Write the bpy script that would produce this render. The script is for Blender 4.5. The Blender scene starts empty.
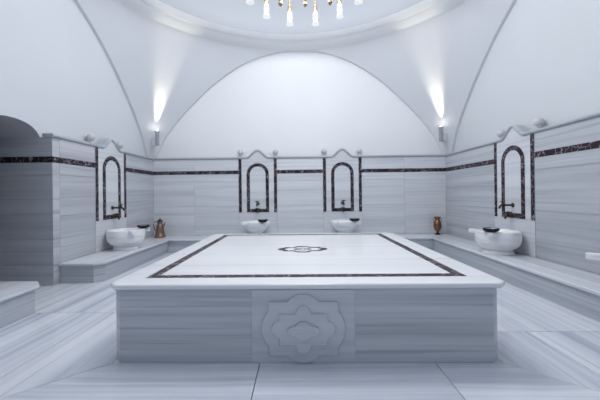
import bpy, bmesh, math, random
from mathutils import Vector, Matrix
random.seed(7)
C = bpy.context.scene.collection
PI = math.pi

# ---------------------------------------------------------------- layout (metres)
CX, CY = -0.035, 3.55            # centre of the domed square
XL, XR, YB = -3.34, 3.27, 6.85   # marble faces
A = 3.43                         # half width at the plaster
ZT, ZM, ZBENCH = 2.03, 1.705, 0.28
ZAPEX = 4.51                     # crown of the four arches
ZP = 0.564                       # platform top

# ---------------------------------------------------------------- materials
def new_mat(name):
    m = bpy.data.materials.new(name); m.use_nodes = True
    nt = m.node_tree; b = nt.nodes['Principled BSDF']
    return m, nt, b
def N(nt, t, **kw):
    n = nt.nodes.new(t)
    for k, v in kw.items(): setattr(n, k, v)
    return n
def ramp(nt, stops):
    r = N(nt, 'ShaderNodeValToRGB')
    e = r.color_ramp.elements
    while len(e) < len(stops): e.new(0.5)
    for el, (p, c) in zip(e, stops):
        el.position = p; el.color = (*c, 1)
    return r

def marble(name, light, mid, dark, rough=0.3, su=0.35, sv=7.0, contrast=1.0, spec=0.5):
    """Banded grey-white marble; veins run along U of the UV map."""
    m, nt, b = new_mat(name); L = nt.links
    uv = N(nt, 'ShaderNodeUVMap')
    mp = N(nt, 'ShaderNodeMapping'); mp.inputs['Scale'].default_value = (su*0.6, sv, 1)
    L.new(uv.outputs['UV'], mp.inputs['Vector'])
    # slow wander of the bands
    mp2 = N(nt, 'ShaderNodeMapping'); mp2.inputs['Scale'].default_value = (0.35, 0.9, 1)
    L.new(uv.outputs['UV'], mp2.inputs['Vector'])
    w = N(nt, 'ShaderNodeTexNoise'); w.inputs['Scale'].default_value = 1.0; w.inputs['Detail'].default_value = 3
    L.new(mp2.outputs['Vector'], w.inputs['Vector'])
    vm = N(nt, 'ShaderNodeVectorMath', operation='MULTIPLY_ADD')
    vm.inputs[1].default_value = (0.0, 0.75, 0.0)
    L.new(w.outputs['Color'], vm.inputs[0]); L.new(mp.outputs['Vector'], vm.inputs[2])
    n1 = N(nt, 'ShaderNodeTexNoise'); n1.inputs['Scale'].default_value = 1.0
    n1.inputs['Detail'].default_value = 5; n1.inputs['Roughness'].default_value = 0.6
    L.new(vm.outputs['Vector'], n1.inputs['Vector'])
    r1 = ramp(nt, [(0.30, dark), (0.47, mid), (0.60, light), (0.75, light)])
    L.new(n1.outputs['Fac'], r1.inputs['Fac'])
    # thin darker lines
    sc = N(nt, 'ShaderNodeVectorMath', operation='MULTIPLY'); sc.inputs[1].default_value = (1.4, 3.6, 1)
    L.new(vm.outputs['Vector'], sc.inputs[0])
    n2 = N(nt, 'ShaderNodeTexNoise'); n2.inputs['Scale'].default_value = 1.0; n2.inputs['Detail'].default_value = 4
    L.new(sc.outputs['Vector'], n2.inputs['Vector'])
    r2 = ramp(nt, [(0.33, (0.72, 0.74, 0.78)), (0.45, (0.96, 0.965, 0.97)), (0.6, (1, 1, 1)), (0.8, (0.95, 0.955, 0.97))])
    L.new(n2.outputs['Fac'], r2.inputs['Fac'])
    mx = N(nt, 'ShaderNodeMix', data_type='RGBA', blend_type='MULTIPLY'); mx.inputs[0].default_value = contrast
    L.new(r1.outputs['Color'], mx.inputs[6]); L.new(r2.outputs['Color'], mx.inputs[7])
    L.new(mx.outputs[2], b.inputs['Base Color'])
    b.inputs['Roughness'].default_value = rough
    b.inputs['Specular IOR Level'].default_value = spec
    return m

def inlay_marble(name):
    m, nt, b = new_mat(name); L = nt.links
    tc = N(nt, 'ShaderNodeNewGeometry')
    n0 = N(nt, 'ShaderNodeTexNoise'); n0.inputs['Scale'].default_value = 6; n0.inputs['Detail'].default_value = 4
    L.new(tc.outputs['Position'], n0.inputs['Vector'])
    ad = N(nt, 'ShaderNodeVectorMath', operation='MULTIPLY_ADD'); ad.inputs[1].default_value = (.35, .35, .35)
    L.new(n0.outputs['Color'], ad.inputs[0]); L.new(tc.outputs['Position'], ad.inputs[2])
    v = N(nt, 'ShaderNodeTexVoronoi', feature='DISTANCE_TO_EDGE'); v.inputs['Scale'].default_value = 8
    L.new(ad.outputs['Vector'], v.inputs['Vector'])
    r = ramp(nt, [(0.0, (0.50, 0.46, 0.50)), (0.014, (0.22, 0.19, 0.22)), (0.04, (0.028, 0.016, 0.025)), (0.5, (0.014, 0.008, 0.013))])
    L.new(v.outputs['Distance'], r.inputs['Fac']); L.new(r.outputs['Color'], b.inputs['Base Color'])
    b.inputs['Roughness'].default_value = 0.45; b.inputs['Specular IOR Level'].default_value = 0.25
    return m

def plaster(name, col, rough=0.75):
    m, nt, b = new_mat(name); L = nt.links
    tc = N(nt, 'ShaderNodeNewGeometry')
    n0 = N(nt, 'ShaderNodeTexNoise'); n0.inputs['Scale'].default_value = 0.7; n0.inputs['Detail'].default_value = 4
    L.new(tc.outputs['Position'], n0.inputs['Vector'])
    r = ramp(nt, [(0.3, tuple(c*0.96 for c in col)), (0.7, col)])
    L.new(n0.outputs['Fac'], r.inputs['Fac']); L.new(r.outputs['Color'], b.inputs['Base Color'])
    b.inputs['Roughness'].default_value = rough
    return m

def white_stone(name):
    m, nt, b = new_mat(name); L = nt.links
    tc = N(nt, 'ShaderNodeTexCoord')
    mp = N(nt, 'ShaderNodeMapping'); mp.inputs['Scale'].default_value = (1.5, 1.5, 8); mp.inputs['Rotation'].default_value = (0.25, 0.1, 0)
    L.new(tc.outputs['Object'], mp.inputs['Vector'])
    n0 = N(nt, 'ShaderNodeTexNoise'); n0.inputs['Scale'].default_value = 1.6; n0.inputs['Detail'].default_value = 5
    L.new(mp.outputs['Vector'], n0.inputs['Vector'])
    r = ramp(nt, [(0.32, (0.62, 0.65, 0.70)), (0.48, (0.86, 0.87, 0.89)), (0.7, (0.91, 0.915, 0.92))])
    L.new(n0.outputs['Fac'], r.inputs['Fac']); L.new(r.outputs['Color'], b.inputs['Base Color'])
    b.inputs['Roughness'].default_value = 0.3
    return m

def metal(name, col, rough, dark=0.5, scale=18):
    m, nt, b = new_mat(name); L = nt.links
    tc = N(nt, 'ShaderNodeTexCoord')
    n0 = N(nt, 'ShaderNodeTexNoise'); n0.inputs['Scale'].default_value = scale; n0.inputs['Detail'].default_value = 3
    L.new(tc.outputs['Object'], n0.inputs['Vector'])
    r = ramp(nt, [(0.3, tuple(c*dark for c in col)), (0.7, col)])
    L.new(n0.outputs['Fac'], r.inputs['Fac']); L.new(r.outputs['Color'], b.inputs['Base Color'])
    b.inputs['Metallic'].default_value = 0.0 if name.startswith('grey') else 1.0; b.inputs['Roughness'].default_value = rough
    return m

def glow(name, col, strength):
    m, nt, b = new_mat(name)
    b.inputs['Base Color'].default_value = (*col, 1)
    b.inputs['Emission Color'].default_value = (*col, 1)
    b.inputs['Emission Strength'].default_value = strength
    return m

def glass(name):
    m, nt, b = new_mat(name)
    b.inputs['Base Color'].default_value = (0.97, 0.96, 0.93, 1)
    b.inputs['Transmission Weight'].default_value = 1.0
    b.inputs['Roughness'].default_value = 0.15
    b.inputs['IOR'].default_value = 1.2
    b.inputs['Emission Color'].default_value = (1.0, 0.94, 0.84, 1)
    b.inputs['Emission Strength'].default_value = 0.12
    return m

M = {}
M['wall'] = marble('shaded_banded_wall_marble', (0.545, 0.565, 0.605), (0.48, 0.50, 0.545), (0.395, 0.415, 0.465), 0.32, 0.35, 6.5, 0.8)  # side walls: their weaker light is put into the darker marble colour
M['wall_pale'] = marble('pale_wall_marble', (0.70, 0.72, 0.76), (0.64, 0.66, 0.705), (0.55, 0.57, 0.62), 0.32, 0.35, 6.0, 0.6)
M['floor'] = marble('banded_floor_marble', (0.76, 0.79, 0.84), (0.65, 0.685, 0.755), (0.45, 0.49, 0.58), 0.17, 0.28, 5.0, 0.9)
M['base'] = marble('banded_platform_marble', (0.61, 0.63, 0.66), (0.53, 0.55, 0.585), (0.37, 0.395, 0.435), 0.3, 0.40, 8.5, 1.0)
M['relief'] = marble('carved_panel_marble', (0.64, 0.66, 0.695), (0.59, 0.61, 0.65), (0.49, 0.51, 0.55), 0.35, 0.4, 7.0, 0.6)
M['top'] = marble('white_platform_marble', (0.86, 0.87, 0.89), (0.83, 0.845, 0.87), (0.77, 0.79, 0.825), 0.22, 0.3, 3.5, 0.25)
M['bench'] = marble('bench_marble', (0.53, 0.56, 0.605), (0.455, 0.485, 0.53), (0.36, 0.39, 0.44), 0.3, 0.35, 8.0, 0.8)
M['seat'] = marble('bench_top_marble', (0.70, 0.725, 0.765), (0.62, 0.645, 0.69), (0.52, 0.55, 0.60), 0.26, 0.3, 6.0, 0.7)
M['trim'] = marble('cornice_marble', (0.47, 0.50, 0.54), (0.42, 0.45, 0.49), (0.34, 0.37, 0.41), 0.35, 0.4, 6.0, 0.5)
M['inlay'] = inlay_marble('dark_veined_inlay')
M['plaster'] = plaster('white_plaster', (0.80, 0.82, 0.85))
M['side'] = plaster('shaded_side_wall_plaster', (0.64, 0.67, 0.715))  # darker copy of the white plaster, carrying the shade of the side lunettes
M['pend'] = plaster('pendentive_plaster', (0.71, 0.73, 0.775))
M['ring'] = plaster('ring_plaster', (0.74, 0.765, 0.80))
M['dome'] = plaster('dimmed_dome_plaster', (0.44, 0.465, 0.51))  # colour darkened to hold down the strong light on the dome
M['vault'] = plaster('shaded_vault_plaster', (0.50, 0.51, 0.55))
M['grout'] = plaster('grout', (0.30, 0.33, 0.38), 0.9)
M['stone'] = white_stone('white_basin_marble')
M['ball'] = plaster('grey_stone_ball', (0.56, 0.58, 0.61), 0.5)
M['brass'] = metal('tarnished_brass', (0.105, 0.092, 0.07), 0.40)
M['gold'] = metal('chandelier_brass', (0.62, 0.44, 0.24), 0.35, 0.7)
M['copper'] = metal('hammered_copper', (0.36, 0.23, 0.17), 0.36, 0.62, 40)
M['bronze'] = metal('brown_copper', (0.34, 0.165, 0.09), 0.36, 0.5, 30)
M['dark'] = metal('blackened_copper', (0.050, 0.045, 0.050), 0.40, 0.6, 30)
M['tin'] = metal('tinned_inside', (0.55, 0.55, 0.58), 0.35, 0.8, 30)
M['grey'] = metal('grey_painted_metal', (0.40, 0.43, 0.47), 0.45, 0.85)
M['glass'] = glass('frosted_tulip_glass')
M['bulb'] = glow('lit_bulb', (1.0, 0.93, 0.80), 6.0)
M['lens'] = glow('lit_lens', (1.0, 0.95, 0.85), 14.0)

# ---------------------------------------------------------------- helpers
def obj(name, bm, mats, parent=None, loc=None, smooth=None):
    me = bpy.data.meshes.new(name)
    bmesh.ops.recalc_face_normals(bm, faces=bm.faces[:])
    if smooth is not None:
        for f in bm.faces: f.smooth = True
        for e in bm.edges:
            if len(e.link_faces) == 2 and e.calc_face_angle() > math.radians(smooth): e.smooth = False
    bm.to_mesh(me); bm.free()
    for m in (mats if isinstance(mats, (list, tuple)) else [mats]): me.materials.append(m)
    o = bpy.data.objects.new(name, me); C.objects.link(o)
    if parent is not None: o.parent = parent
    if loc is not None: o.location = loc
    return o
def tag(o, label, cat, group=None):
    o['label'] = label; o['category'] = cat
    if group: o['group'] = group
    return o
def thing(name, label, cat, loc=(0, 0, 0), rotz=0, group=None):
    o = bpy.data.objects.new(name, None); C.objects.link(o)
    o.empty_display_size = 0.1
    o.location = loc; o.rotation_euler = (0, 0, rotz)
    return tag(o, label, cat, group)
def struct(name, bm, m, parent=None, smooth=None):
    o = obj(name, bm, m, parent, smooth=smooth)
    o['kind'] = 'structure'
    return o
def dup(root, loc, rotz, label, group=None):
    r = root.copy(); C.objects.link(r); r.location = loc; r.rotation_euler = (0, 0, rotz); r['label'] = label
    if group: r['group'] = group
    for ch in list(root.children):
        c = ch.copy(); C.objects.link(c); c.parent = r
        for g in list(ch.children):
            d = g.copy(); C.objects.link(d); d.parent = c
    return r

def uv_faces(bm, faces, vein='x', seed=None):
    """veins run horizontally on upright faces, along `vein` on level ones"""
    lay = bm.loops.layers.uv.verify()
    if seed is None: seed = (random.uniform(0, 50), random.uniform(0, 50))
    for f in faces:
        n = f.normal
        if n.length < 1e-6: f.normal_update(); n = f.normal
        for l in f.loops:
            p = l.vert.co
            if abs(n.z) > 0.6: u, v = (p.x, p.y) if vein == 'x' else (p.y, p.x)
            elif abs(n.y) > abs(n.x): u, v = p.x, p.z
            else: u, v = p.y, p.z
            l[lay].uv = (u + seed[0], v + seed[1])

def add_box(bm, p0, p1, bev=0.0, vein='x', seg=1):
    """box between two corners, in the bmesh, with marble UVs"""
    vs = [bm.verts.new((x, y, z)) for x in (p0[0], p1[0]) for y in (p0[1], p1[1]) for z in (p0[2], p1[2])]
    q = [(0, 1, 3, 2), (4, 6, 7, 5), (0, 4, 5, 1), (2, 3, 7, 6), (0, 2, 6, 4), (1, 5, 7, 3)]
    fs = [bm.faces.new([vs[i] for i in k]) for k in q]
    bmesh.ops.recalc_face_normals(bm, faces=fs)
    if bev:
        es = list({e for f in fs for e in f.edges})
        r = bmesh.ops.bevel(bm, geom=es, offset=bev, segments=seg, profile=0.5, affect='EDGES', clamp_overlap=True)
        vset = set(vs) | set(r['verts'])
        fs = list({f for v in vset if v.is_valid for f in v.link_faces})
    for f in fs: f.normal_update()
    uv_faces(bm, fs, vein)
    return fs

def add_prism(bm, poly, z0, z1, bev=0.0, vein='x', seg=1, bev_top=None):
    """polygon (x,y) extruded z0..z1; every edge of its outline bevelled by bev"""
    lo = [bm.verts.new((x, y, z0)) for x, y in poly]; hi = [bm.verts.new((x, y, z1)) for x, y in poly]
    fs = [bm.faces.new(lo[::-1]), bm.faces.new(hi)]
    n = len(poly)
    for i in range(n): fs.append(bm.faces.new([lo[i], lo[(i+1) % n], hi[(i+1) % n], hi[i]]))
    bmesh.ops.recalc_face_normals(bm, faces=fs)
    if bev:
        es = list(set(list(fs[0].edges) + list(fs[1].edges)))
        vs = set(lo + hi)
        r = bmesh.ops.bevel(bm, geom=es, offset=bev, segments=seg, profile=0.5, affect='EDGES', clamp_overlap=True)
        vs |= set(r['verts'])
        fs = list({f for v in vs if v.is_valid for f in v.link_faces})
    for f in fs: f.normal_update()
    uv_faces(bm, fs, vein)
    return fs

def add_lathe(bm, prof, seg=32, c=(0, 0, 0), mat=0, mtx=None):
    rings = []
    for r, z in prof:
        if r < 1e-5: rings.append([bm.verts.new((c[0], c[1], c[2]+z))])
        else: rings.append([bm.verts.new((c[0]+r*math.cos(2*PI*i/seg), c[1]+r*math.sin(2*PI*i/seg), c[2]+z)) for i in range(seg)])
    for a, b in zip(rings[:-1], rings[1:]):
        for i in range(seg):
            j = (i+1) % seg
            if len(a) == 1 and len(b) == 1: continue
            if len(a) == 1: f = bm.faces.new([a[0], b[i], b[j]])
            elif len(b) == 1: f = bm.faces.new([a[i], a[j], b[0]])
            else: f = bm.faces.new([a[i], a[j], b[j], b[i]])
            f.material_index = mat
    if mtx is not None:
        bmesh.ops.transform(bm, matrix=mtx, verts=[v for rg in rings for v in rg])

def add_tube(bm, pts, rad, seg=10, cap=True):
    pts = [Vector(p) for p in pts]; n = len(pts)
    rads = rad if isinstance(rad, (list, tuple)) else [rad]*n
    rings = []; up = None
    for i, p in enumerate(pts):
        t = (pts[min(i+1, n-1)] - pts[max(i-1, 0)]).normalized()
        if up is None:
            up = Vector((0, 0, 1)) if abs(t.z) < 0.9 else Vector((1, 0, 0))
        s = t.cross(up).normalized(); up = s.cross(t).normalized()
        rings.append([bm.verts.new(p + rads[i]*(math.cos(2*PI*k/seg)*s + math.sin(2*PI*k/seg)*up)) for k in range(seg)])
    for a, b in zip(rings[:-1], rings[1:]):
        for k in range(seg): bm.faces.new([a[k], a[(k+1) % seg], b[(k+1) % seg], b[k]])
    if cap: bm.faces.new(rings[0][::-1]); bm.faces.new(rings[-1])

def add_ball(bm, c, r, seg=16, sx=1, sy=1, sz=1):
    m = Matrix.Translation(c) @ Matrix.Diagonal((r*sx, r*sy, r*sz, 1))
    bmesh.ops.create_uvsphere(bm, u_segments=seg, v_segments=max(8, seg//2+2), radius=1, matrix=m)

def smoothpath(pts, k=6):
    P = [Vector(p) for p in pts]; out = []
    for i in range(len(P)-1):
        a = P[max(i-1, 0)]; b = P[i]; c = P[i+1]; d = P[min(i+2, len(P)-1)]
        for j in range(k):
            t = j/k
            out.append(0.5*((2*b) + (c-a)*t + (2*a-5*b+4*c-d)*t*t + (3*b-a-3*c+d)*t**3))
    out.append(P[-1]); return out

# ---------------------------------------------------------------- arches / pendentives / dome
TAB = [(0, 0), (.3, .015), (.6, .06), (.9, .14), (1.2, .262), (1.5, .43), (1.8, .638), (2.1, .885), (2.4, 1.165), (2.7, 1.48),
       (2.95, 1.78), (3.15, 2.08), (3.30, 2.40), (3.37, 2.62)]
def drop(d):
    d = abs(d)
    n = len(TAB)
    for i in range(n-1):
        if d <= TAB[i+1][0] or i == n-2:
            x0, y0 = TAB[i]; x1, y1 = TAB[i+1]
            h = x1-x0
            sl = (y1-y0)/h
            m0 = 0 if i == 0 else ((y1-TAB[i-1][1])/(x1-TAB[i-1][0]))
            m1 = sl if i == n-2 else ((TAB[i+2][1]-y0)/(TAB[i+2][0]-x0))
            t = (d-x0)/h
            return y0*(2*t**3-3*t*t+1) + h*m0*(t**3-2*t*t+t) + y1*(-2*t**3+3*t*t) + h*m1*(t**3-t*t)
DL = [3.37*(i/60) for i in range(61)]

bm = bmesh.new()
for sx in (-1, 1):
    for sy in (-1, 1):
        grid = []
        K = 28
        for d in DL:
            r = math.hypot(A, d); a0 = math.atan2(d, A); a1 = PI/2 - a0
            row = []
            for k in range(K+1):
                a = a0 + (a1-a0)*k/K
                row.append(bm.verts.new((CX + sx*r*math.cos(a), CY + sy*r*math.sin(a), ZAPEX - drop(d))))
            grid.append(row)
        for i in range(len(DL)-1):
            for k in range(K): bm.faces.new([grid[i][k], grid[i][k+1], grid[i+1][k+1], grid[i+1][k]])
        # narrow soffit strips behind each arch edge (back to the recessed lunette)
        for idx, ax in ((0, 0), (K, 1)):
            prev = None
            for row in grid:
                v = row[idx].co.copy()
                if ax == 0: v.x += sx*0.06
                else: v.y += sy*0.06
                q = (bm.verts.new(row[idx].co), bm.verts.new(v))
                if prev: bm.faces.new([prev[0], prev[1], q[1], q[0]])
                prev = q
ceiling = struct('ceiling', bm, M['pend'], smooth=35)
bm = bmesh.new()   # ring moulding at the foot of the dome
add_lathe(bm, [(3.445, 4.495), (3.43, 4.515), (3.37, 4.53), (3.30, 4.555), (3.235, 4.59), (3.215, 4.61), (3.18, 4.612), (3.165, 4.618), (3.13, 4.645), (3.09, 4.68), (3.07, 4.70)], 128, (CX, CY, 0))
o = struct('dome_cornice', bm, M['ring'], ceiling, smooth=40)
bm = bmesh.new()
add_lathe(bm, [(3.07, 4.70)] + [(3.06*math.cos(a), 4.72 + 2.1*math.sin(a)) for a in [PI/2*i/20 for i in range(20)]] + [(0, 6.82)], 128, (CX, CY, 0))
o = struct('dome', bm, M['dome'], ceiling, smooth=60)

# ---------------------------------------------------------------- plaster lunette walls
LP = A + 0.05
def lunette(axis, sign, bottom, lo, hi, n=120, hole=None):
    bm = bmesh.new(); prev = None
    for i in range(n+1):
        t = lo + (hi-lo)*i/n
        zb = bottom if hole is None else hole(t, bottom)
        zt = 4.62
        if axis == 'x': a, b = (CX + sign*LP, t, zb), (CX + sign*LP, t, zt)
        else: a, b = (t, CY + sign*LP, zb), (t, CY + sign*LP, zt)
        q = (bm.verts.new(a), bm.verts.new(b))
        if prev: bm.faces.new([prev[0], q[0], q[1], prev[1]])
        prev = q
    return bm
PA0, PA1 = 3.23, 4.05          # passage in the left wall
PC, PH = (PA0+PA1)/2, (PA1-PA0)/2
def pass_z(t):
    s = min(1, abs(t-PC)/PH)
    return 1.935 + 0.245*math.sqrt(max(0, 1-s**2.3))
def hole(t, b): return max(b, pass_z(t)) if PA0 < t < PA1 else b
wall_back = struct('wall_back', lunette('y', 1, 1.9, CX-LP, CX+LP), M['plaster'])
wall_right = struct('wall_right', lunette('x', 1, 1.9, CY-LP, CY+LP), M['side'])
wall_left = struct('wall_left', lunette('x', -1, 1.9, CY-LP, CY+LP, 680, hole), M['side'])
wall_front = struct('wall_front', lunette('y', -1, 2.75, CX-LP, CX+LP), M['plaster'])

# ---------------------------------------------------------------- marble cladding, cornice and bands of the walls
def clad(bm, axis, face, back, lo, hi, cuts, zs, gap=0.0025):
    """slabs standing between `face` and `back` on an axis; cut at `cuts` along the run and at heights zs"""
    xs = [lo] + cuts + [hi]
    for i in range(len(xs)-1):
        for j in range(len(zs)-1):
            a, b = xs[i]+gap/2, xs[i+1]-gap/2
            z0, z1 = zs[j]+gap/2, zs[j+1]-gap/2
            if axis == 'y': add_box(bm, (a, min(face, back), z0), (b, max(face, back), z1), 0.0015)
            else: add_box(bm, (min(face, back), a, z0), (max(face, back), b, z1), 0.0015)

FB = [(-0.955, 'left'), (0.957, 'right')]                 # back fountains
FL, FR = 5.315, 4.715                                     # side fountains (y)
FW = 0.436                                                # half width of a fountain panel
def cornice_bm(axis, sign, face, lo, hi):
    """rounded ledge along a straight wall top"""
    bm = bmesh.new()
    prof = [(0.12, -0.024), (-0.004, -0.024), (-0.022, -0.018), (-0.030, -0.004), (-0.028, 0.010), (-0.014, 0.022), (0.12, 0.026)]
    ra = []
    for t in (lo, hi):
        row = []
        for dd, z in prof:
            if axis == 'x': row.append(bm.verts.new((face + sign*dd, t, ZT+z)))
            else: row.append(bm.verts.new((t, face + sign*dd, ZT+z)))
        ra.append(row)
    n = len(prof)
    for k in range(n): bm.faces.new([ra[0][k], ra[0][(k+1) % n], ra[1][(k+1) % n], ra[1][k]])
    bm.faces.new(ra[0]); bm.faces.new(ra[1][::-1])
    for f in bm.faces: f.normal_update()
    uv_faces(bm, bm.faces, 'x' if axis == 'y' else 'y')
    return bm
def band_bm(axis, sign, face, lo, hi, z=ZM, h=0.040, t=0.004):
    bm = bmesh.new()
    if axis == 'y': add_box(bm, (lo, face-t if sign > 0 else face, z-h), (hi, face if sign > 0 else face+t, z+h))
    else: add_box(bm, (face-t if sign > 0 else face, lo, z-h), (face if sign > 0 else face+t, hi, z+h))
    return bm

ROWS = [0, 0.28, 0.93, 1.50, 2.006]
# back wall
bm = bmesh.new()
cuts_b = sorted([c+s*FW for c, _ in FB for s in (-1, 1)] + [-2.4, 2.35])
clad(bm, 'y', YB, YB+0.12, XL, XR, cuts_b, ROWS)
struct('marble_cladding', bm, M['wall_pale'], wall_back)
edges = [XL, FB[0][0]-FW, FB[0][0]+FW, FB[1][0]-FW, FB[1][0]+FW, XR]
for i in (0, 2, 4):
    struct('cornice', cornice_bm('y', 1, YB, edges[i], edges[i+1]), M['trim'], wall_back, smooth=30)
    e0 = edges[i] + (0.0 if i == 0 else 0.0); e1 = edges[i+1]
    struct('inlay_band', band_bm('y', 1, YB, e0, e1), M['inlay'], wall_back)
# left wall (cut through by the passage)
bm = bmesh.new()
clad(bm, 'x', XL, XL-0.12, 4.15, YB+0.12, [FL-FW, FL+FW], ROWS)
clad(bm, 'x', XL, XL-0.12, 0.1, 3.13, [1.7], ROWS)
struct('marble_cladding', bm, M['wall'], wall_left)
for lo, hi in ((4.03-0.02, FL-FW), (FL+FW, YB)):
    struct('cornice', cornice_bm('x', -1, XL, lo, hi), M['trim'], wall_left, smooth=30)
    struct('inlay_band', band_bm('x', -1, XL, max(lo, 4.03), hi), M['inlay'], wall_left)
struct('cornice', cornice_bm('x', -1, XL, 0.1, 3.27), M['trim'], wall_left, smooth=30)
struct('inlay_band', band_bm('x', -1, XL, 0.1, 3.25), M['inlay'], wall_left)
# passage: clad side walls, dark band, end wall and vault
bm = bmesh.new()
for y0, y1 in ((4.03, 4.15), (3.13, 3.25)):
    clad(bm, 'y', y0, y1, -6.2, XL, [-4.75], [0, 0.28, 0.62, 0.97, 1.50, 2.006])
struct('passage_cladding', bm, M['wall'], wall_left)
bm = bmesh.new()
add_box(bm, (-6.2, 4.026, ZM-.040), (XL, 4.0299, ZM+.040))
struct('inlay_band', bm, M['inlay'], wall_left)
bm = bmesh.new(); prev = None
for i in range(65):
    t = PC - PH*math.cos(PI*i/64)
    q = (bm.verts.new((CX-LP-0.0, t, pass_z(t))), bm.verts.new((-6.2, t, pass_z(t))))
    if prev: bm.faces.new([prev[0], q[0], q[1], prev[1]])
    prev = q
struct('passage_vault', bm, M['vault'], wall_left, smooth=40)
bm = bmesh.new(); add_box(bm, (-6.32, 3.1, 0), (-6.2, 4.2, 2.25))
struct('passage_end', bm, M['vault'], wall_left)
# right wall
bm = bmesh.new()
clad(bm, 'x', XR, XR+0.12, 0.1, YB+0.12, [1.6, 3.2, FR-FW, FR+FW], ROWS)
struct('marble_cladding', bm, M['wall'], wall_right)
for lo, hi in ((0.1, FR-FW), (FR+FW, YB)):
    struct('cornice', cornice_bm('x', 1, XR, lo, hi), M['trim'], wall_right, smooth=30)
    struct('inlay_band', band_bm('x', 1, XR, lo, hi), M['inlay'], wall_right)

# ---------------------------------------------------------------- floor of large slabs with mitred corners
bm = bmesh.new()
PX0, PX1, PY0, PY1 = -1.368, 1.412, 2.155, 4.87
def slab(poly, vein):
    g = 0.0025
    cx = sum(p[0] for p in poly)/len(poly); cy = sum(p[1] for p in poly)/len(poly)
    poly = [(x + (g if x < cx else -g)*(abs(x-cx) > 1e-3), y + (g if y < cy else -g)*(abs(y-cy) > 1e-3)) for x, y in poly]
    add_prism(bm, poly, -0.03, 0.0, 0.001, vein)
mL = lambda y: PX0 - (PY0 - y)*1.12       # mitre lines towards the viewer
mR = lambda y: PX1 + (PY0 - y)*1.12
xsF = [-0.30, 0.94]
yf = [PY0, 1.25, 0.35, -0.6]
for i in range(3):
    ya, yb_ = yf[i], yf[i+1]
    cut = sorted(xsF) if i % 2 == 0 else [-1.0, 0.35, 1.6]
    xs = [None] + cut + [None]
    for k in range(len(xs)-1):
        l = [(mL(ya), ya), (mL(yb_), yb_)] if xs[k] is None else [(xs[k], ya), (xs[k], yb_)]
        r = [(mR(ya), ya), (mR(yb_), yb_)] if xs[k+1] is None else [(xs[k+1], ya), (xs[k+1], yb_)]
        slab([l[1], r[1], r[0], l[0]], 'x')
yl = [PY1+1.45, 5.0, 3.09]
xl_ = [-2.0, -2.75, -3.6]
for (ya, yb_) in zip(yl[:-1], yl[1:]):
    for (xa, xb) in zip([PX0]+xl_[:-1], xl_): slab([(xb, yb_), (xa, yb_), (xa, ya), (xb, ya)], 'y')
slab([(-6.3, 3.1), (-3.6, 3.1), (-3.6, 4.2), (-6.3, 4.2)], 'x')
for xa, xb in zip([PX0]+xl_[:-1], xl_):   # left, nearer than the platform corner: cut by the mitre
    ym = lambda x: PY0 - (PX0-x)/1.12
    slab([(xb, ym(xb)), (xa, ym(xa)), (xa, 3.09), (xb, 3.09)], 'y')
yr = [PY1+1.45, 4.55, 2.63]
xr_ = [1.93, 2.62, 3.5]
for (ya, yb_) in zip(yr[:-1], yr[1:]):
    for (xa, xb) in zip([PX1]+xr_[:-1], xr_): slab([(xa, yb_), (xb, yb_), (xb, ya), (xa, ya)], 'y')
for xa, xb in zip([PX1]+xr_[:-1], xr_):
    ym = lambda x: PY0 - (x-PX1)/1.12
    slab([(xa, ym(xa)), (xb, ym(xb)), (xb, 2.63), (xa, 2.63)], 'y')
slab([(PX0, PY1), (0, PY1), (0, 6.32), (PX0, 6.32)], 'x'); slab([(0, PY1), (PX1, PY1), (PX1, 6.32), (0, 6.32)], 'x')
slab([(PX0, PY0), (PX1, PY0), (PX1, PY1), (PX0, PY1)], 'x')      # under the platform
slab([(-3.6, 6.32), (3.5, 6.32), (3.5, 7.1), (-3.6, 7.1)], 'x')
floor = struct('floor', bm, M['floor'])
bm = bmesh.new(); add_box(bm, (-6.4, -0.7, -0.08), (3.6, 7.2, -0.031))
struct('floor_bed', bm, M['grout'], floor)

# ---------------------------------------------------------------- heated marble platform
def cham(x0, x1, y0, y1, c): return [(x0+c, y0), (x1-c, y0), (x1, y0+c), (x1, y1-c), (x1-c, y1), (x0+c, y1), (x0, y1-c), (x0, y0+c)]
plat = thing('marble_platform', 'large square white marble platform with dark inlaid border in the middle of the room', 'platform', (0.02, 3.51, 0))
PO = Vector((0.02, 3.51, 0))
def shift(bm, v=PO): bmesh.ops.translate(bm, verts=bm.verts[:], vec=-v)
bm = bmesh.new(); add_prism(bm, cham(PX0, PX1, PY0, PY1, 0.06), 0.0, 0.522, 0.002); shift(bm); obj('base', bm, M['base'], plat)
bm = bmesh.new(); add_prism(bm, cham(-1.402, 1.462, 2.138, 4.915, 0.062), 0.5225, ZP, 0.018, 'x', 5); shift(bm); obj('top_slab', bm, M['top'], plat, smooth=40)
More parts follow.
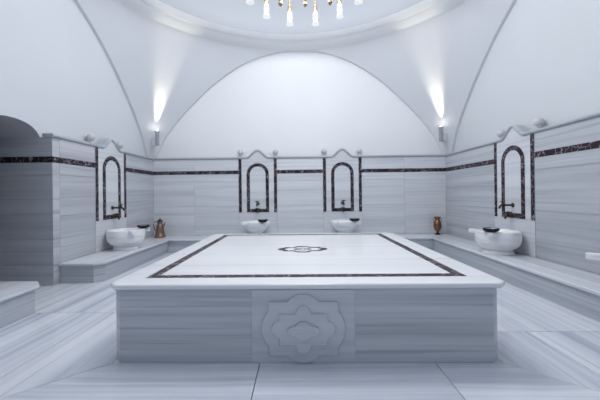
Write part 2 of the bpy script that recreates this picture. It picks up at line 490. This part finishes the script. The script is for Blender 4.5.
# inlaid border
bm = bmesh.new()
bx0, bx1, by0, by1, bw, zt = -1.20, 1.253, 2.316, 4.769, 0.078, ZP+0.0015
for poly in ([(bx0, by0), (bx1, by0), (bx1-bw, by0+bw), (bx0+bw, by0+bw)], [(bx1, by0), (bx1, by1), (bx1-bw, by1-bw), (bx1-bw, by0+bw)],
             [(bx1, by1), (bx0, by1), (bx0+bw, by1-bw), (bx1-bw, by1-bw)], [(bx0, by1), (bx0, by0), (bx0+bw, by0+bw), (bx0+bw, by1-bw)]):
    add_prism(bm, poly, ZP-0.003, zt)
shift(bm); obj('border_inlay', bm, M['inlay'], plat)['label'] = 'dark veined inlaid border'
def lobed(w, h, tc, th, sc, sh, n=12):
    """rectangle w x h (half sizes) with round lobes: top chord tc rising to th, side chord sc reaching to sh"""
    def arc(c, p):   # chord half width c, sagitta p -> list of (along, out)
        R = (c*c + p*p)/(2*p); a = math.asin(min(1, c/R))
        if p > c: a = PI - a
        return [(R*math.sin(-a + 2*a*i/n), R*math.cos(-a + 2*a*i/n) - (R - p)) for i in range(n+1)]
    T = arc(tc, th-h); S = arc(sc, sh-w)
    pts = [(-w, -h)] + [(x, -h-y) for x, y in T] + [(w, -h)] + [(w+y, x) for x, y in S] + [(w, h)] + [(-x, h+y) for x, y in T] + [(-w, h)] + [(-w-y, -x) for x, y in S]
    return pts
def ring_mesh(bm, outer, inner, z0, z1, c):
    n = len(outer)
    V = [[bm.verts.new((c[0]+x, c[1]+y, z)) for x, y in P] for P, z in ((outer, z0), (outer, z1), (inner, z1), (inner, z0))]
    for k in range(4):
        a, b = V[k], V[(k+1) % 4]
        for i in range(n): bm.faces.new([a[i], a[(i+1) % n], b[(i+1) % n], b[i]])
bm = bmesh.new()
ring_mesh(bm, lobed(.215, .125, .10, .205, .085, .285), lobed(.172, .082, .080, .150, .048, .208), ZP-0.003, zt, (0.022, 3.49))
ring_mesh(bm, lobed(.075, .045, .03, .075, .025, .105), lobed(.05, .028, .02, .05, .015, .072), ZP-0.003, zt, (0.022, 3.49))
shift(bm); obj('medallion_inlay', bm, M['inlay'], plat)['label'] = 'dark star shaped medallion inlay'
# carved panel on the front
rel_c = (0.012, 0.247)
def plate(poly, y0, y1, bev=0.0, seg=2):
    b = bmesh.new(); add_prism(b, poly, 0, y1-y0, bev, 'x', seg)
    # polygon (x, z) -> stands upright facing -y ; extrusion towards the viewer
    bmesh.ops.transform(b, matrix=Matrix(((1, 0, 0, rel_c[0]), (0, 0, -1, y1), (0, 1, 0, rel_c[1]), (0, 0, 0, 1))), verts=b.verts[:])
    for f in b.faces: f.normal_update()
    uv_faces(b, b.faces, 'x'); shift(b); return b
panel = obj('carved_panel', plate([(-.366, -.245), (.366, -.245), (.366, .272), (-.366, .272)], PY0-0.006, PY0-0.0005, 0.002, 1), M['relief'], plat)
panel['label'] = 'paler square panel carved with lobed star'
yf0 = PY0-0.0062
obj('outer_relief', plate(lobed(.246, .19, .11, .243, .122, .297), yf0-0.018, yf0, 0.010), M['relief'], panel, smooth=50)
obj('inner_relief', plate(lobed(.172, .111, .054, .169, .062, .226), yf0-0.034, yf0-0.0182, 0.010), M['relief'], panel, smooth=50)
obj('cartouche', plate(lobed(.085, .034, .055, .064, .026, .114), yf0-0.052, yf0-0.0342, 0.010), M['relief'], panel, smooth=50)

# ---------------------------------------------------------------- benches along the walls
def bench(name, label, base_polys, seat_poly, base_loc, vein):
    b = thing(name, label, 'bench', base_loc)
    v = Vector(base_loc)
    bm = bmesh.new()
    for p in base_polys: add_prism(bm, p, 0.001, 0.241, 0.002, vein)
    shift(bm, v); obj('bench_base', bm, M['bench'], b)
    bm = bmesh.new(); add_prism(bm, seat_poly, 0.2412, ZBENCH, 0.012, vein, 3)
    shift(bm, v); obj('seat_slab', bm, M['seat'], b, smooth=40)
    return b
XLB, XRB, YBB = -2.74, 2.69, 6.24
w = 0.003; ov = 0.028
bench('marble_bench', 'long low grey marble bench along the left wall with a chamfered end near the passage',
      [[(XL+w, 4.11+ov), (XLB-ov-.10, 4.11+ov), (XLB-ov, 4.11+ov+.10), (XLB-ov, YBB+ov-w), (XL+w, YB-w)]],
      [(XL+w, 4.11), (XLB-.11, 4.11), (XLB, 4.11+.11), (XLB, YBB-w), (XL+w, YB-2*w)], (-3.04, 5.3, 0), 'y')
bench('marble_bench', 'low grey marble bench running along the back wall behind the platform',
      [[(XL+w+.005, YB-w), (XLB-ov+.004, YBB+ov), (XRB+ov-.004, YBB+ov), (XR-w-.005, YB-w)]],
      [(XL+w+.005, YB-w), (XLB+.002, YBB), (XRB-.002, YBB), (XR-w-.005, YB-w)], (0, 6.55, 0), 'x')
bench('marble_bench', 'long low grey marble bench running the whole length of the right wall',
      [[(XR-w, 0.12), (XR-w, YB-w), (XRB+ov, YBB+ov-w), (XRB+ov, 0.12)]],
      [(XR-w, 0.12), (XR-w, YB-2*w), (XRB, YBB-w), (XRB, 0.12)], (2.98, 3.5, 0), 'y')
bench('marble_bench', 'short marble bench end at the lower left edge of the picture, nearer than the passage',
      [[(XL+w, 0.2), (-2.69-ov, 0.2), (-2.735-ov, 3.12-ov), (-2.875-ov, 3.262-ov), (XL+w, 3.262-ov)]],
      [(XL+w, 0.2), (-2.69, 0.2), (-2.735, 3.12), (-2.875, 3.262), (XL+w, 3.262)], (-3.0, 1.8, 0), 'y')

# ---------------------------------------------------------------- wall fountains (built facing the back wall: x along wall, y into wall, wall face y=0)
ZO = ZBENCH
def crest(t):
    a = abs(t)
    if a >= 0.255: return 0.0
    s = 0.5+0.5*math.cos(PI*a/0.255)
    return 0.165*(s**0.95)
def make_fountain(label, loc, rz):
    r = thing('wall_fountain', label, 'fountain surround', loc, rz, 'fountain surrounds on the walls')
    bm = bmesh.new()
    # panel with curved head
    n = 48
    xs = [-FW+0.002 + (2*FW-0.004)*i/n for i in range(n+1)]
    lo = [(x, 0.002) for x in xs]; hi = [(x, ZT-0.024+crest(x)-ZO) for x in xs]
    P = lo + hi[::-1]
    for y in (-0.004, -0.0002):
        pass
    front = [bm.verts.new((x, -0.004, z)) for x, z in P]; back = [bm.verts.new((x, -0.0004, z)) for x, z in P]
    m = len(P)
    for i in range(m): bm.faces.new([front[i], front[(i+1) % m], back[(i+1) % m], back[i]])
    for i in range(n):
        j = m-1-i
        bm.faces.new([front[i], front[i+1], front[j-1], front[j]]); bm.faces.new([back[i], back[j], back[j-1], back[i+1]])
    # thickness of the raised head
    for i in range(n):
        if crest(xs[i]) > 0 or crest(xs[i+1]) > 0:
            a, b = hi[i], hi[i+1]; zb = ZT-0.024-ZO
            q = [bm.verts.new(p) for p in ((a[0], -0.0003, a[1]), (b[0], -0.0003, b[1]), (b[0], 0.115, b[1]), (a[0], 0.115, a[1]))]
            bm.faces.new(q)
            q2 = [bm.verts.new(p) for p in ((a[0], 0.115, a[1]), (b[0], 0.115, b[1]), (b[0], 0.115, zb), (a[0], 0.115, zb))]
            bm.faces.new(q2)
    for f in bm.faces: f.normal_update()
    uv_faces(bm, bm.faces, 'x')
    obj('panel', bm, M['wall_pale'], r)
    # moulding following the curved head
    bm = bmesh.new()
    prof = [(0.12, -0.024), (-0.006, -0.024), (-0.024, -0.018), (-0.032, -0.004), (-0.030, 0.010), (-0.016, 0.022), (0.12, 0.026)]
    rows = []
    for i, x in enumerate([-FW + 2*FW*i/64 for i in range(65)]):
        sl = (crest(x+1e-3)-crest(x-1e-3))/2e-3; k = math.hypot(1, sl)
        nx, nz = -sl/k, 1/k
        rows.append([bm.verts.new((x + nx*h, d, ZT+crest(x)-ZO + nz*h)) for d, h in prof])
    q = len(prof)
    for a, b in zip(rows[:-1], rows[1:]):
        for k in range(q): bm.faces.new([a[k], a[(k+1) % q], b[(k+1) % q], b[k]])
    bm.faces.new(rows[0]); bm.faces.new(rows[-1][::-1])
    for f in bm.faces: f.normal_update()
    uv_faces(bm, bm.faces, 'x')
    obj('curved_cornice', bm, M['trim'], r, smooth=30)
    # side strips
    for s in (-1, 1):
        bm = bmesh.new(); add_box(bm, (s*0.40-0.033, -0.008, 0.79-ZO), (s*0.40+0.033, -0.0042, ZT-0.026-ZO))
        obj('side_strip', bm, M['inlay'], r)['label'] = 'dark veined upright strip'
    # arched frame
    bm = bmesh.new()
    wo, wi, z0, zc = 0.252, 0.180, 0.795, 1.655
    n = 28
    O = [(-wo, z0), (wo, z0)] + [(wo*math.cos(PI*i/n), zc + 0.25*math.sin(PI*i/n)) for i in range(n+1)]
    I = [(-wi, z0+0.075), (wi, z0+0.075)] + [(wi*math.cos(PI*i/n), zc + 0.178*math.sin(PI*i/n)) for i in range(n+1)]
    V = [[bm.verts.new((x, y, z-ZO)) for x, z in P] for P, y in ((O, -0.0042), (O, -0.010), (I, -0.010), (I, -0.0042))]
    m = len(O)
    for k in range(4):
        a, b = V[k], V[(k+1) % 4]
        for i in range(m): bm.faces.new([a[i], a[(i+1) % m], b[(i+1) % m], b[i]])
    obj('arched_frame', bm, M['inlay'], r)['label'] = 'dark veined arched frame'
    for s in (-1, 1):
        bm = bmesh.new()
        zb = ZT+0.0262-ZO
        add_lathe(bm, [(0, zb), (0.030, zb), (0.030, zb+0.006), (0.020, zb+0.016), (0.026, zb+0.045)] +
                  [(0.064*math.cos(a), zb+0.112+0.064*math.sin(a)) for a in [-1.15+2.72*i/14 for i in range(14)]] + [(0, zb+0.176)], 24, (s*0.40, 0.090, 0))
        obj('ball_finial', bm, M['ball'], r, smooth=50)
    return r

spots = [((-0.955, YB, ZO), 0), ((0.957, YB, ZO), 0), ((XL, FL, ZO), PI/2), ((XR, FR, ZO), -PI/2)]
where = ['left of two on back wall', 'right of two on back wall', 'on left wall', 'on right wall']
f0 = make_fountain('marble panel with dark arched frame and two balls, ' + where[0], *spots[0])
for (loc, rz), wh in list(zip(spots, where))[1:]:
    dup(f0, loc, rz, 'marble panel with dark arched frame and two balls, ' + wh)

def L2W(loc, rz, p):
    c, s = math.cos(rz), math.sin(rz)
    return (loc[0] + c*p[0] - s*p[1], loc[1] + s*p[0] + c*p[1], loc[2] + p[2])

# taps
def make_upper(label, loc, rz):
    r = thing('spout_tap', label, 'tap', loc, rz, 'upper taps of the wall fountains')
    M2 = Matrix.Rotation(PI/2, 4, 'X')     # lathe axis z -> -y
    bm = bmesh.new(); add_lathe(bm, [(0, 0.0), (0.036, 0.0), (0.036, 0.007), (0.024, 0.014), (0.016, 0.022), (0.0, 0.024)], 20, mtx=M2); obj('flange', bm, M['brass'], r, smooth=40)
    bm = bmesh.new(); add_tube(bm, smoothpath([(0, -.018, 0), (0, -.08, .002), (0, -.15, .0), (0, -.185, -.006), (0, -.203, -.03), (0, -.205, -.052)]), 0.0155, 12); obj('spout', bm, M['brass'], r, smooth=50)
    bm = bmesh.new()
    add_lathe(bm, [(0, -.0), (0.018, 0.0), (0.019, 0.012), (0.012, 0.024), (0.012, 0.044), (0, 0.046)], 16, (0, -0.158, 0.006)); obj('valve_body', bm, M['brass'], r, smooth=40)
    bm = bmesh.new()
    add_tube(bm, [(-.036, -.158, .054), (0, -.158, .058), (.036, -.158, .054)], [.007, .011, .007], 10); add_ball(bm, (-.038, -.158, .054), .0105, 10); add_ball(bm, (.038, -.158, .054), .0105, 10)
    obj('lever_handle', bm, M['brass'], r, smooth=60)
    return r
def make_lower(label, loc, rz):
    r = thing('valve_tap', label, 'tap', loc, rz, 'lower taps of the wall fountains')
    M2 = Matrix.Rotation(PI/2, 4, 'X')
    bm = bmesh.new(); add_lathe(bm, [(0, 0.0), (0.034, 0.0), (0.034, 0.007), (0.022, 0.014), (0.015, 0.022), (0.0, 0.024)], 20, mtx=M2); obj('flange', bm, M['brass'], r, smooth=40)
    bm = bmesh.new(); add_tube(bm, smoothpath([(0, -.018, 0), (0, -.06, .0), (0, -.092, -.004), (0, -.108, -.025), (0, -.111, -.055)]), [.016]*20+[.0145]*5, 12); obj('spout', bm, M['brass'], r, smooth=50)
    bm = bmesh.new(); add_lathe(bm, [(0, 0.0), (0.02, 0.0), (0.021, 0.012), (0.012, 0.022), (0.012, 0.036), (0, 0.038)], 16, (0, -0.075, 0.006)); obj('valve_body', bm, M['brass'], r, smooth=40)
    bm = bmesh.new()
    for k in range(4):
        a = PI/4 + k*PI/2
        add_tube(bm, [(0, -.075, .046), (.042*math.cos(a), -.075+.042*math.sin(a), .046)], [.010, .0065], 10)
        add_ball(bm, (.045*math.cos(a), -.075+.045*math.sin(a), .046), .0115, 10)
    add_ball(bm, (0, -.075, .05), .014, 12)
    obj('cross_handle', bm, M['brass'], r, smooth=60)
    return r
tapw = ['on the left fountain of the back wall', 'on the right fountain of the back wall', 'on the left wall fountain', 'on the right wall fountain']
pu = [L2W(l, rz, (0, -0.0045, 0.99-ZO)) for l, rz in spots]
pl = [L2W(l, rz, (0, -0.0105, 0.835-ZO)) for l, rz in spots]
u0 = make_upper('long brass spout tap inside the arch ' + tapw[0], pu[0], 0)
l0 = make_lower('short brass cross handle tap below the arch ' + tapw[0], pl[0], 0)
for i in (1, 2, 3):
    dup(u0, pu[i], spots[i][1], 'long brass spout tap inside the arch ' + tapw[i])
    dup(l0, pl[i], spots[i][1], 'short brass cross handle tap below the arch ' + tapw[i])

# ---------------------------------------------------------------- carved basins standing on the benches
def make_basin(label, loc, rz, prof):
    r = thing('marble_basin', label, 'basin', loc, rz, 'carved marble basins on the benches')
    bm = bmesh.new()
    add_lathe(bm, prof, 48)
    # soft flutes on the body
    for v in bm.verts:
        rr = math.hypot(v.co.x, v.co.y)
        if 0.1 < v.co.z < 0.30 and rr > 0.22:
            a = math.atan2(v.co.y, v.co.x); k = 1 + 0.012*abs(math.cos(6*a))
            v.co.x *= k; v.co.y *= k
    obj('bowl', bm, M['stone'], r, smooth=40)
    bm = bmesh.new(); add_lathe(bm, [(0, 0), (0.205, 0), (0.207, 0.01), (0.200, 0.03), (0.190, 0.045), (0.176, 0.0615), (0, 0.0615)], 40); obj('foot', bm, M['stone'], r, smooth=40)
    for s in (-1, 1):
        a = -PI/2 + s*math.radians(44)
        bm = bmesh.new()
        add_prism(bm, [(0.275, -.050), (0.355, -.046), (0.385, -.030), (0.392, 0), (0.385, .030), (0.355, .046), (0.275, .050)], 0.278, 0.337, 0.008, 'x', 2)
        bmesh.ops.rotate(bm, verts=bm.verts[:], cent=(0, 0, 0), matrix=Matrix.Rotation(a, 3, 'Z'))
        obj('lug', bm, M['stone'], r, smooth=40)
    return r
def make_dish(label, loc, rz):
    r = thing('bath_bowl', label, 'bowl', loc, rz, 'dark bath bowls on the basin rims')
    bm = bmesh.new()
    add_lathe(bm, [(0, 0.0), (0.05, 0.0), (0.085, 0.012), (0.102, 0.030), (0.106, 0.048), (0.104, 0.057), (0.096, 0.059), (0.086, 0.052)], 32)
    obj('shell', bm, M['dark'], r, smooth=60)
    bm = bmesh.new()
    add_lathe(bm, [(0.0855, 0.0515), (0.080, 0.044), (0.06, 0.036), (0.03, 0.033), (0.025, 0.044), (0.010, 0.052), (0, 0.052)], 32)
    obj('inside', bm, M['tin'], r, smooth=60)['label'] = 'paler tinned inside'
    return r
INNER = [(0.290, 0.330), (0.278, 0.336), (0.252, 0.336), (0.244, 0.328), (0.238, 0.28), (0.215, 0.23), (0.16, 0.185), (0.08, 0.165), (0, 0.16)]
STRAIGHT = [(0, 0.062), (0.185, 0.062), (0.205, 0.075), (0.250, 0.105), (0.280, 0.145), (0.291, 0.190), (0.294, 0.24), (0.294, 0.318)] + INNER
TAPERED = [(0, 0.062), (0.120, 0.062), (0.135, 0.085), (0.175, 0.125), (0.225, 0.180), (0.265, 0.235), (0.288, 0.285), (0.294, 0.318)] + INNER
bw_ = ['white carved marble basin with lugs under the left back wall fountain', 'white carved marble basin with lugs under the right back wall fountain',
       'white carved marble basin with lugs on the left wall bench', 'white carved marble basin with lugs under the right wall fountain',
       'white marble basin cut by the right edge of the picture']
dw_ = ['dark metal bath bowl on the rim of the left back basin', 'dark metal bath bowl on the rim of the right back basin',
       'dark metal bath bowl on the rim of the left wall basin', 'dark metal bath bowl on the rim of the right wall basin']
allb = spots + [((XR, 2.67, ZO), -PI/2)]
b0 = d0 = None
for i, (l, rz) in enumerate(allb):
    p = L2W(l, rz, (0, -0.312, 0.0012))
    if i >= 2: p = (p[0], p[1]-(0.11 if i < 4 else 0.04), p[2])
    if i in (0, 2): b0 = make_basin(bw_[i], p, rz, TAPERED if i == 0 else STRAIGHT)
    else: dup(b0, p, rz, bw_[i])
    if i < 4:
        q = L2W(l, rz, (0.17, -0.312-0.215, 0.3385))
        if i >= 2: q = (q[0], q[1]-0.11-(0.02 if i == 3 else -0.0), q[2])
        if d0 is None: d0 = make_dish(dw_[i], q, rz)
        else: dup(d0, q, rz, dw_[i])

# ---------------------------------------------------------------- copper vessels
j = thing('copper_jug', 'copper jug with a dark handle standing in the left corner of the bench', 'jug', (-3.085, 6.60, ZBENCH+0.001), 0.5)
bm = bmesh.new()
add_lathe(bm, [(0, 0), (0.112, 0), (0.118, 0.012), (0.116, 0.03), (0.100, 0.06), (0.088, 0.12), (0.080, 0.19), (0.074, 0.245), (0.062, 0.275), (0.052, 0.30), (0.050, 0.325), (0.058, 0.352), (0.054, 0.354), (0.046, 0.33), (0.044, 0.30), (0, 0.29)], 32)
obj('body', bm, M['copper'], j, smooth=50)
bm = bmesh.new(); add_lathe(bm, [(0.0755, 0.246), (0.079, 0.252), (0.079, 0.262), (0.071, 0.268), (0.0685, 0.262)], 32); obj('neck_band', bm, M['copper'], j, smooth=40)
bm = bmesh.new(); add_lathe(bm, [(0, 0.350), (0.052, 0.3545), (0.056, 0.36), (0.045, 0.375), (0.020, 0.388), (0.010, 0.395), (0.014, 0.405), (0.010, 0.417), (0, 0.419)], 24); obj('lid', bm, M['dark'], j, smooth=50)
bm = bmesh.new(); add_tube(bm, smoothpath([(-.052, 0, .335), (-.095, 0, .35), (-.122, 0, .30), (-.118, 0, .22), (-.095, 0, .165), (-.082, 0, .155)]), 0.009, 10); obj('handle', bm, M['dark'], j, smooth=60)
bm = bmesh.new(); add_tube(bm, smoothpath([(.070, 0, .24), (.088, 0, .275), (.096, 0, .31), (.100, 0, .325)]), [.016]*8+[.012]*11, 10); obj('spout', bm, M['copper'], j, smooth=60)
v = thing('copper_vase', 'slim copper urn on a small foot standing in the right corner of the bench', 'vase', (2.995, 6.68, ZBENCH+0.001), 0.2)
bm = bmesh.new()
add_lathe(bm, [(0.022, 0.052), (0.035, 0.07), (0.062, 0.11), (0.078, 0.16), (0.082, 0.20), (0.076, 0.245), (0.060, 0.285), (0.047, 0.315), (0.045, 0.335), (0.052, 0.36), (0.066, 0.385), (0.063, 0.387), (0.046, 0.355), (0.040, 0.32), (0, 0.30)], 32)
obj('body', bm, M['bronze'], v, smooth=50)
bm = bmesh.new(); add_lathe(bm, [(0, 0), (0.060, 0), (0.060, 0.008), (0.045, 0.02), (0.026, 0.034), (0.021, 0.046), (0.0215, 0.0518), (0, 0.0518)], 28); obj('foot', bm, M['dark'], v, smooth=40)
for s in (-1, 1):
    bm = bmesh.new(); add_tube(bm, smoothpath([(s*.058, 0, .370), (s*.083, 0, .365), (s*.094, 0, .32), (s*.085, 0, .27), (s*.070, 0, .258)]), 0.006, 8); obj('handle', bm, M['bronze'], v, smooth=60)

# ---------------------------------------------------------------- wall uplighters in the corners
def make_uplight(label, sx):
    ang = math.atan2(1, sx)
    r0 = 4.42
    px, py = CX + sx*r0*0.7071*1.0, CY + r0*0.7071
    r = thing('wall_uplighter', label, 'spotlight', (px, py, 2.31), math.atan2(1, sx), 'uplighters in the far corners')
    bm = bmesh.new(); add_lathe(bm, [(0, 0), (0.036, 0), (0.042, 0.01), (0.042, 0.27), (0.050, 0.28), (0.050, 0.32), (0.044, 0.32), (0.040, 0.30), (0, 0.30)], 24); obj('lamp_body', bm, M['grey'], r, smooth=40)
    bm = bmesh.new(); add_box(bm, (0.040, -0.05, 0.02), (0.22, 0.05, 0.20), 0.006); obj('bracket', bm, M['plaster'], r)['label'] = 'white wall bracket'
    bm = bmesh.new(); add_lathe(bm, [(0, 0.309), (0.038, 0.309), (0.034, 0.325), (0, 0.335)], 20); obj('lens', bm, M['lens'], r, smooth=50)
    L = bpy.data.lights.new('uplight_beam', 'SPOT'); L.energy = 120; L.spot_size = math.radians(84); L.spot_blend = 1.0; L.color = (1.0, 0.90, 0.68); L.shadow_soft_size = 0.03
    lo = bpy.data.objects.new('uplight_beam', L); C.objects.link(lo)
    lo.location = (px, py, 2.70)
    d = Vector((-sx*0.40, -0.40, 1.0)); lo.rotation_euler = d.to_track_quat('-Z', 'Y').to_euler()
    lo.scale = (0.34, 1.0, 1.0)
    return r
make_uplight('small grey cylinder uplighter with warm beam in the far left corner', -1)
make_uplight('small grey cylinder uplighter with warm beam in the far right corner', 1)

# ---------------------------------------------------------------- chandelier
HX, HY = 0.085, 3.50
ch = thing('brass_chandelier', 'brass chandelier with twelve lit glass tulip shades hanging from the dome', 'chandelier', (HX, HY, 3.445))
zo = 3.38
bm = bmesh.new()
add_lathe(bm, [(0, -0.09), (0.012, -0.08), (0.022, -0.055), (0.012, -0.03), (0.03, 0.02), (0.02, 0.05), (0.03, 0.075), (0.05, 0.12), (0.03, 0.17), (0.02, 0.22), (0.045, 0.28), (0.075, 0.34), (0.06, 0.40), (0.025, 0.45), (0.018, 0.62), (0.04, 0.66), (0.018, 0.70), (0.012, 0.80), (0, 0.80)], 24)
obj('stem', bm, M['gold'], ch, smooth=40)
bm = bmesh.new(); add_tube(bm, [(0, 0, 0.79), (0, 0, 3.42)], 0.009, 8); obj('chain', bm, M['gold'], ch, smooth=60)
bm = bmesh.new(); add_lathe(bm, [(0.012, 3.33), (0.05, 3.34), (0.09, 3.38), (0.10, 3.43), (0, 3.435)], 24); obj('ceiling_rose', bm, M['gold'], ch, smooth=40)
R = 0.68
for k in range(12):
    a = math.radians(17 + 30*k); ca, sa = math.cos(a), math.sin(a)
    P = lambda r, z: (r*ca, r*sa, z)
    bm = bmesh.new()
    add_tube(bm, smoothpath([P(.065, .34), P(.2, .29), P(.34, .31), P(.47, .42), P(.595, .46), P(.675, .40), P(.68, .345)], 5), .0095, 8)
    arm = obj('arm', bm, M['gold'], ch, smooth=60)
    bm = bmesh.new(); add_lathe(bm, [(0, .35), (.014, .35), (.022, .335), (.020, .31), (.030, .285), (.032, .268), (0, .268)], 16, (R*ca, R*sa, 0)); obj('socket', bm, M['gold'], arm, smooth=40)
    bm = bmesh.new(); add_lathe(bm, [(.031, .267), (.036, .25), (.038, .20), (.037, .15), (.040, .11), (.054, .08), (.0525, .08), (.038, .11), (.034, .15), (.036, .20), (.034, .25), (.029, .266)], 20, (R*ca, R*sa, 0)); sh = obj('glass_shade', bm, M['glass'], arm, smooth=60)
    bm = bmesh.new(); add_lathe(bm, [(0, .26), (.012, .258), (.018, .22), (.026, .18), (.024, .15), (.012, .13), (0, .125)], 14, (R*ca, R*sa, 0)); obj('bulb', bm, M['bulb'], arm, smooth=60)
for s in (-1, 1):
    bm = bmesh.new(); add_tube(bm, smoothpath([(s*.05, 0, .30), (s*.16, 0, .24), (s*.26, 0, .10), (s*.285, 0, .03)], 5), .010, 8)
    add_lathe(bm, [(0, -.08), (.012, -.068), (.028, -.045), (.018, -.02), (.026, .0), (.012, .025), (0, .03)], 14, (s*.285, 0, 0))
    obj('scroll_pendant', bm, M['gold'], ch, smooth=50)

# ---------------------------------------------------------------- lamps
def point(name, loc, e, r, col):
    L = bpy.data.lights.new(name, 'POINT'); L.energy = e; L.shadow_soft_size = r; L.color = col
    o = bpy.data.objects.new(name, L); C.objects.link(o); o.location = loc; return o
def area(name, loc, tgt, sz, e, col, szy=None):
    L = bpy.data.lights.new(name, 'AREA'); L.energy = e; L.size = sz; L.color = col
    if szy: L.shape = 'RECTANGLE'; L.size_y = szy
    o = bpy.data.objects.new(name, L); C.objects.link(o); o.location = loc
    o.rotation_euler = (Vector(tgt)-Vector(loc)).to_track_quat('-Z', 'Y').to_euler(); return o
point('chandelier_light', (HX, HY, 3.75), 116, 0.5, (1.0, 0.985, 0.965))
area('added_dome_fill', (CX, CY+0.5, 6.0), (CX, CY+0.8, 0), 2.6, 142, (0.94, 0.97, 1.0))  # added fill lamp, unseen above the frame, brightens the room from the dome
W = bpy.data.worlds.new('World'); bpy.context.scene.world = W; W.use_nodes = True
bg = W.node_tree.nodes['Background']; bg.inputs[0].default_value = (0.70, 0.81, 1.0, 1); bg.inputs[1].default_value = 0.44

# ---------------------------------------------------------------- camera
f, pcx, pcy, yaw, roll, pitch = 302.91, 294.24, 193.58, 0.0192, 0.0114, 0.0012
cam = bpy.data.cameras.new('Camera'); cam.sensor_fit = 'HORIZONTAL'; cam.sensor_width = 36.0
cam.lens = f*36.0/600.0
cam.shift_x = -(pcx-300.0)/600.0
cam.shift_y = (pcy-200.0)/600.0
cam.clip_start = 0.02
co = bpy.data.objects.new('Camera', cam); C.objects.link(co)
Rw = Matrix.Rotation(yaw, 3, 'Z') @ Matrix.Rotation(pitch, 3, 'X') @ Matrix.Rotation(roll, 3, 'Y')
Rm = Rw @ Matrix.Rotation(PI/2, 3, 'X')
co.matrix_world = Matrix.Translation((0, 0, 1.2)) @ Rm.to_4x4()
bpy.context.scene.camera = co
sc = bpy.context.scene
sc.view_settings.view_transform = 'Standard'; sc.view_settings.look = 'None'; sc.view_settings.exposure = 0.0
